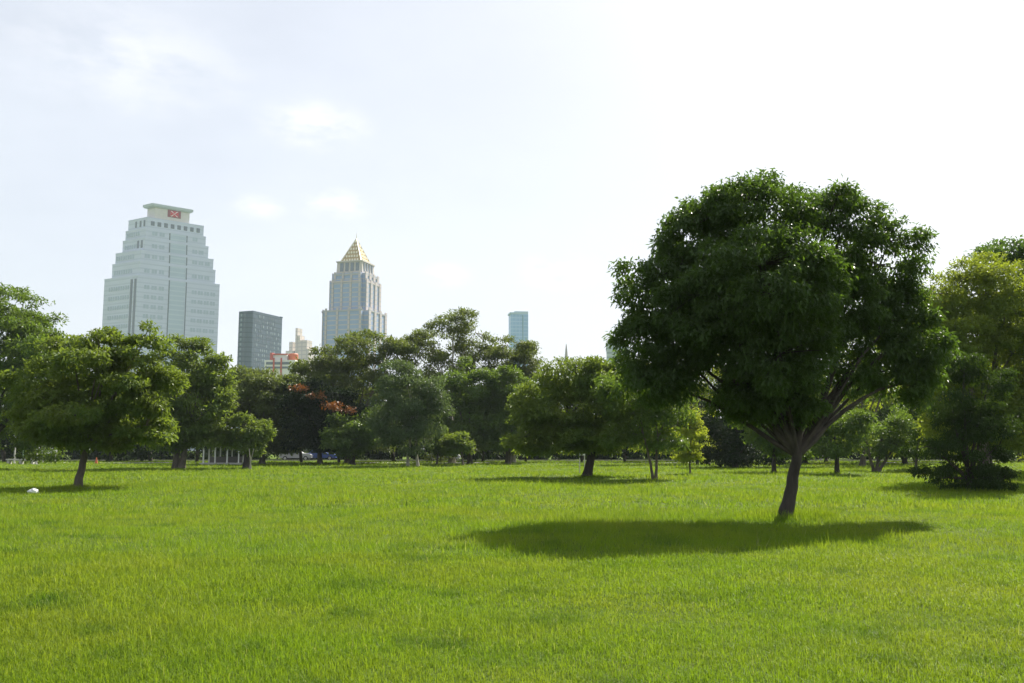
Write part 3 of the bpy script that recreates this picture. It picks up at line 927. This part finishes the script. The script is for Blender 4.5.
for m_, mat, nm in zip(lw, (GLASS_D, plain('window_grey', (0.20, 0.25, 0.30), 0.4), plain('blind_white', (0.8, 0.8, 0.78), 0.6)), ('window_glazing', 'pale_glazing', 'white_blind_glazing')):
    tag(m_.build(nm, mat, t3), kind='stuff')

# beige cluster
D4 = 820.0
c4p = at(300, 345, D4); c4p[2] = 0
t4 = empty('beige_tower', c4p, 'distant pale beige tower of slim stepped blocks behind the red-trimmed building', 'tower', rotz=R(-20))
beige = facade('beige_wall', (0.62, 0.56, 0.50), (0.48, 0.44, 0.42), 3.6, 0.25, 0.7, (5.0, 0.2))
z4 = lambda py: at(300, py, D4)[2]
m4 = MB()
def at4(px): return (px - 300) * D4 / F_PX
for px0, px1, ptop in ((297.2, 299.4, 328.5), (299.4, 302.5, 336), (289.8, 293.8, 342), (287, 296, 351), (302.5, 311, 341), (304, 314, 350), (294, 306, 355)):
    dpt = rng.uniform(6, 10)
    mm = MB().box(at4(px0), at4(px1), -dpt / 2, dpt / 2, 0, z4(ptop), 0.0)
    mm.build('block', beige, t4)
# red-trimmed low building
D5 = 420.0
c5 = at(283, 360, D5); c5[2] = 0
t5 = empty('red_trimmed_building', c5, 'white building with red trim and dark window bands at the foot of the slab tower', 'building', rotz=R(-4))
z5 = lambda py: at(283, py, D5)[2]
x5 = lambda px: (px - 283) * D5 / F_PX
MB().box(x5(268), x5(299), -5, 8, 0, z5(361)).build('wall', plain('white_wall', (0.72, 0.70, 0.68), 0.7), t5)
MB().box(x5(275), x5(289), -3, 5, z5(361), z5(355.5)).build('roof_room', plain('white_wall_upper', (0.70, 0.66, 0.65), 0.7), t5)
for pa, pb in ((363, 365.5), (367.5, 369.5)):
    MB().box(x5(269.5), x5(294), -5.15, -4.95, z5(pb), z5(pa)).build('window_band', GLASS_D, t5)
red_m = plain('red_trim', (0.50, 0.12, 0.10), 0.6)
for px in (277.5, 285):
    MB().box(x5(px - 0.8), x5(px + 0.8), -5.4, -5.17, 0, z5(359)).build('red_fin', red_m, t5)
MB().box(x5(272.5), x5(274.8), -4, 4, z5(361), z5(353.5)).build('red_fin', red_m, t5)
MB().box(x5(274.8), x5(290), -3.3, -3.02, z5(355.6), z5(354.3)).build('red_cornice', red_m, t5)
MB().tube([(x5(293.5), 0, z5(361)), (x5(293.5), 0, z5(354.6)), (x5(293.5), 0, z5(353.8))], [2.3, 2.3, 1.9], 16).build('roof_tank', plain('orange_tank', (0.55, 0.15, 0.07), 0.6), t5)

# teal glass tower
D6 = 950.0
c6 = at(519.5, 325, D6); c6[2] = 0
t6 = empty('teal_glass_tower', c6, 'pale teal glass tower with a notched flat top above the tree tops', 'tower', rotz=R(8))
teal = facade('teal_glass', (0.25, 0.40, 0.60), (0.33, 0.48, 0.66), 4.0, 0.25, 0.35, (4.0, 0.12))
k6 = D6 / F_PX
z6 = lambda py: at(519.5, py, D6)[2]
MB().box(-9 * k6, 9 * k6, 0, 16, 0, z6(314)).build('wall', teal, t6)
MB().box(-10.0 * k6, 3 * k6, -0.6, 16, z6(314), z6(312.4)).box(-5 * k6, 9 * k6, 0.4, 15, z6(314) - 0.02, z6(311.2)).build('crown_parapet', plain('teal_parapet', (0.38, 0.50, 0.58), 0.5), t6)
MB().box(3 * k6, 3.8 * k6, -0.3, -0.01, 0, z6(315)).build('dark_strip', plain('teal_dark', (0.12, 0.25, 0.29), 0.4), t6)  # dark upright strip laid on the wall face, not sunk into it
# needle spire
D7 = 600.0
c7 = at(567, 449, D7); c7[2] = 0
t7 = empty('needle_spire', c7, 'slender grey needle spire poking above the trees', 'spire')
z7 = lambda py: at(567, py, D7)[2]
MB().box(-4, 4, -4, 4, 0, z7(372)).build('base', plain('spire_base', (0.5, 0.5, 0.5), 0.7), t7)
MB().tube([(0, 0, z7(372)), (0, 0, z7(362)), (0, 0, z7(352)), (0, 0, z7(344))], [1.7, 1.4, 0.8, 0.2], 8).build('shaft', plain('spire_metal', (0.34, 0.32, 0.31), 0.5), t7)
# block half hidden by the main tree
D8 = 700.0
c8 = at(615, 350, D8); c8[2] = 0
t8 = empty('grey_block', c8, 'grey-green tower block edge showing beside the dome-crowned tree', 'tower', rotz=R(-6))
k8 = D8 / F_PX
MB().box(-8.6 * k8, 14 * k8, 0, 18, 0, at(615, 344, D8)[2]).build('wall', facade('grey_block_wall', (0.40, 0.46, 0.46), (0.26, 0.31, 0.33), 3.6, 0.4), t8)
MB().box(-8.6 * k8 - 0.3, 14 * k8 + 0.3, -0.3, 18.3, at(615, 344, D8)[2], at(615, 343, D8)[2]).build('parapet', plain('grey_parapet', (0.42, 0.46, 0.46), 0.7), t8)

# ------------------------------------------------------------------ small things under the trees
white_p = plain('white_paint', (0.75, 0.74, 0.71), 0.6)
conc_p = plain('pale_concrete', (0.46, 0.44, 0.41), 0.85)
def on_lawn(px, D):
    p = at(px, 449, D); p[2] = float(gz(p[0], p[1])); return p

def pavilion():
    D = 94.0
    p = on_lawn(224, D)
    r = empty('pavilion', p, 'small open garden pavilion with a red-brown hip roof and white posts', 'pavilion', rotz=R(6))
    MB().box(-2.1, 2.1, -1.5, 1.5, -0.05, 0.18).build('plinth', conc_p, r)
    for sx in (-1.75, -0.6, 0.6, 1.75):
        for sy in (-1.25, 1.25):
            MB().box(sx - 0.06, sx + 0.06, sy - 0.06, sy + 0.06, 0.18, 2.02).build('post', white_p, r)
    rf = MB()
    rf.add([(-2.5, -1.9, 2.02), (2.5, -1.9, 2.02), (2.5, 1.9, 2.02), (-2.5, 1.9, 2.02), (-0.7, 0, 2.75), (0.7, 0, 2.75)], [(0, 1, 5, 4), (2, 3, 4, 5), (0, 3, 2, 1)])
    rf.add([(-2.5, -1.9, 2.02), (2.5, -1.9, 2.02), (2.5, 1.9, 2.02), (-2.5, 1.9, 2.02), (-0.7, 0, 2.75), (0.7, 0, 2.75)], [(1, 2, 5), (3, 0, 4)])
    rf.build('roof', plain('roof_red_tile', (0.26, 0.10, 0.06), 0.8, nscale=3), r)
    MB().box(-1.65, 1.65, 1.12, 1.22, 0.18, 0.8).build('back_panel', plain('panel_grey', (0.16, 0.15, 0.14), 0.8), r)
pavilion()

def bench():
    r = empty('park_bench', on_lawn(22, 96), 'long pale concrete bench slab under the left trees', 'bench')
    MB().box(-1.5, 1.5, -0.3, 0.3, 0.42, 0.54).build('seat', conc_p, r)
    for sx in (-1.25, 0, 1.25):
        MB().box(sx - 0.14, sx + 0.14, -0.24, 0.24, -0.03, 0.42).build('leg', conc_p, r)
bench()

def post(name, px, D, h, rr, mat, label, head=False, cat='post'):
    r = empty(name, on_lawn(px, D), label, cat)
    MB().tube([(0, 0, -0.05), (0, 0, 0.12), (0, 0, 0.14), (0, 0, h)], [rr * 1.7, rr * 1.7, rr, rr * 0.8], 10).build('shaft', mat, r)
    if head:
        MB().tube([(0, 0, h), (0, 0, h + 0.1), (0, 0, h + 0.35), (0, 0, h + 0.42)], [0.06, 0.16, 0.2, 0.08], 10).build('lamp_head', white_p, r)
    else:
        MB().box(-rr * 1.3, rr * 1.3, -rr * 1.3, rr * 1.3, h - 0.001, h + 0.08).build('cap', mat, r)
post('lamp_post', 15, 98, 2.7, 0.09, conc_p, 'pale lamp post standing behind the concrete bench', True, 'lamp post')
post('lamp_post', 23.5, 99, 3.3, 0.06, plain('green_post', (0.16, 0.24, 0.15), 0.5), 'thin green lamp post behind the concrete bench', True, 'lamp post')
post('gate_post', 37, 95, 1.75, 0.13, conc_p, 'stout pale post at the end of the concrete bench')

def board(px, D, wdt, z0, z1, label, nm='notice_board'):
    r = empty(nm, on_lawn(px, D), label, 'sign')
    MB().box(-wdt / 2, wdt / 2, -0.03, 0.03, z0, z1).build('panel', white_p, r)
    for sx in (-0.8, 0.8):
        MB().box(sx * wdt / 2 - 0.03, sx * wdt / 2 + 0.03, 0.031, 0.09, -0.05, z1 - 0.05).build('leg', conc_p, r)
board(49.5, 100, 1.7, 1.0, 1.45, 'long white board beside the stout pale post', 'banner_board')
board(582, 62, 0.42, 1.25, 1.55, 'small white board behind the leaning dark trunk')

# orange cone
r = empty('traffic_cone', on_lawn(97, 97), 'small orange cone among the trunks behind the leaning tree', 'cone')
MB().box(-0.2, 0.2, -0.2, 0.2, 0.0, 0.05).build('base', plain('cone_black', (0.03, 0.03, 0.03), 0.7), r)
MB().tube([(0, 0, 0.05), (0, 0, 0.72)], [0.16, 0.03], 12).build('body', plain('cone_orange', (0.5, 0.12, 0.04), 0.6), r)

# pale litter on the grass by the leaning tree
mb = MB()
th = np.linspace(0, np.pi, 7); ph = np.linspace(0, 2 * np.pi, 11)[:-1]
V = [(0.2 * math.sin(a) * math.cos(b) * rng.uniform(0.7, 1.2), 0.18 * math.sin(a) * math.sin(b) * rng.uniform(0.7, 1.2), 0.11 + 0.11 * math.cos(a) * rng.uniform(0.7, 1.2)) for a in th for b in ph]
mb.add(V, [(i * 10 + j, (i + 1) * 10 + j, (i + 1) * 10 + (j + 1) % 10, i * 10 + (j + 1) % 10) for i in range(6) for j in range(10)])
o = mb.build('litter_bag', plain('litter_white', (0.7, 0.72, 0.68), 0.6))
pp = at(33.5, 493, ground_depth(494)); o.location = (pp[0], pp[1], float(gz(pp[0], pp[1])))
tag(o, 'crumpled pale bag lying on the grass by the leaning tree', 'litter')

# support stakes of the little round tree
for dx, ln_ in ((3.5, 0.5), (6.0, 0.9)):
    p = on_lawn(246 + dx, 70.0)
    o = MB().tube([(0, 0, -0.1), (0.3 if dx < 5 else -0.25, 0.1, 1.6)], [0.04, 0.03], 6).build('support_stake', BK['pale'])
    o.location = p
    tag(o, 'pale wooden stake by the little round tree, leaning ' + ('away to the right' if dx < 5 else 'in towards its trunk'), 'stake', 'stakes of the little round tree')

# parked cars
tyre = plain('tyre_rubber', (0.02, 0.02, 0.02), 0.8); rim = plain('rim_alloy', (0.5, 0.5, 0.52), 0.3, 0.8)
cglass = plain('car_glass', (0.03, 0.04, 0.05), 0.1)
def car(px, D, paint, label):
    r = empty('parked_car', on_lawn(px, D), label, 'car', 'cars parked beyond the wood edge')
    body = [(-2.2, 0.35), (-2.25, 0.75), (-2.1, 0.95), (-1.5, 1.0), (0.9, 1.0), (2.0, 0.88), (2.25, 0.68), (2.22, 0.35)]
    MB().prism(body, -0.85, 0.85).build('body', paint, r)
    MB().prism([(-1.55, 0.98), (-1.0, 1.46), (0.15, 1.48), (0.95, 0.98)], -0.70, 0.70).build('cabin', paint, r)
    for s in (-1, 1):
        ya, yb = (0.702, 0.715) if s > 0 else (-0.715, -0.702)
        MB().prism([(-1.35, 1.03), (-0.95, 1.40), (-0.32, 1.41), (-0.32, 1.03)], ya, yb).build('window', cglass, r)
        MB().prism([(-0.24, 1.03), (-0.24, 1.41), (0.12, 1.41), (0.74, 1.03)], ya, yb).build('window', cglass, r)
        for x in (-1.4, 1.4):
            wv = MB().tube([(x, s * 0.70, 0.31), (x, s * 0.88, 0.31)], [0.31, 0.31], 18).build('wheel', tyre, r)
            MB().tube([(x, s * 0.875, 0.31), (x, s * 0.892, 0.31)], [0.19, 0.17], 14).build('rim', rim, wv)
        MB().box(2.16, 2.27, s * 0.6 - 0.16, s * 0.6 + 0.16, 0.62, 0.75).build('headlight', rim, r)
car(297, 125, plain('paint_white', (0.45, 0.45, 0.45), 0.3), 'pale grey car parked under the trees below the flame tree')
car(321, 126, plain('paint_blue', (0.06, 0.10, 0.30), 0.3), 'blue car parked under the trees below the flame tree')
car(444, 125, plain('paint_silver', (0.6, 0.62, 0.64), 0.3), 'silver car parked behind the two pale little trees')

# ------------------------------------------------------------------ air
hz = MB().box(-900, 900, -40, 1300, -1.2, 235)
ho = hz.build('haze', None)
tag(ho, kind='stuff')
m, nt, out = new_mat('haze')
pv = nt.nodes.new('ShaderNodeVolumePrincipled')
pv.inputs['Color'].default_value = (0.80, 0.90, 1.0, 1)
pv.inputs['Density'].default_value = 0.00013
pv.inputs['Anisotropy'].default_value = 0.0
nt.links.new(pv.outputs[0], out.inputs['Volume'])
ho.data.materials.append(m)
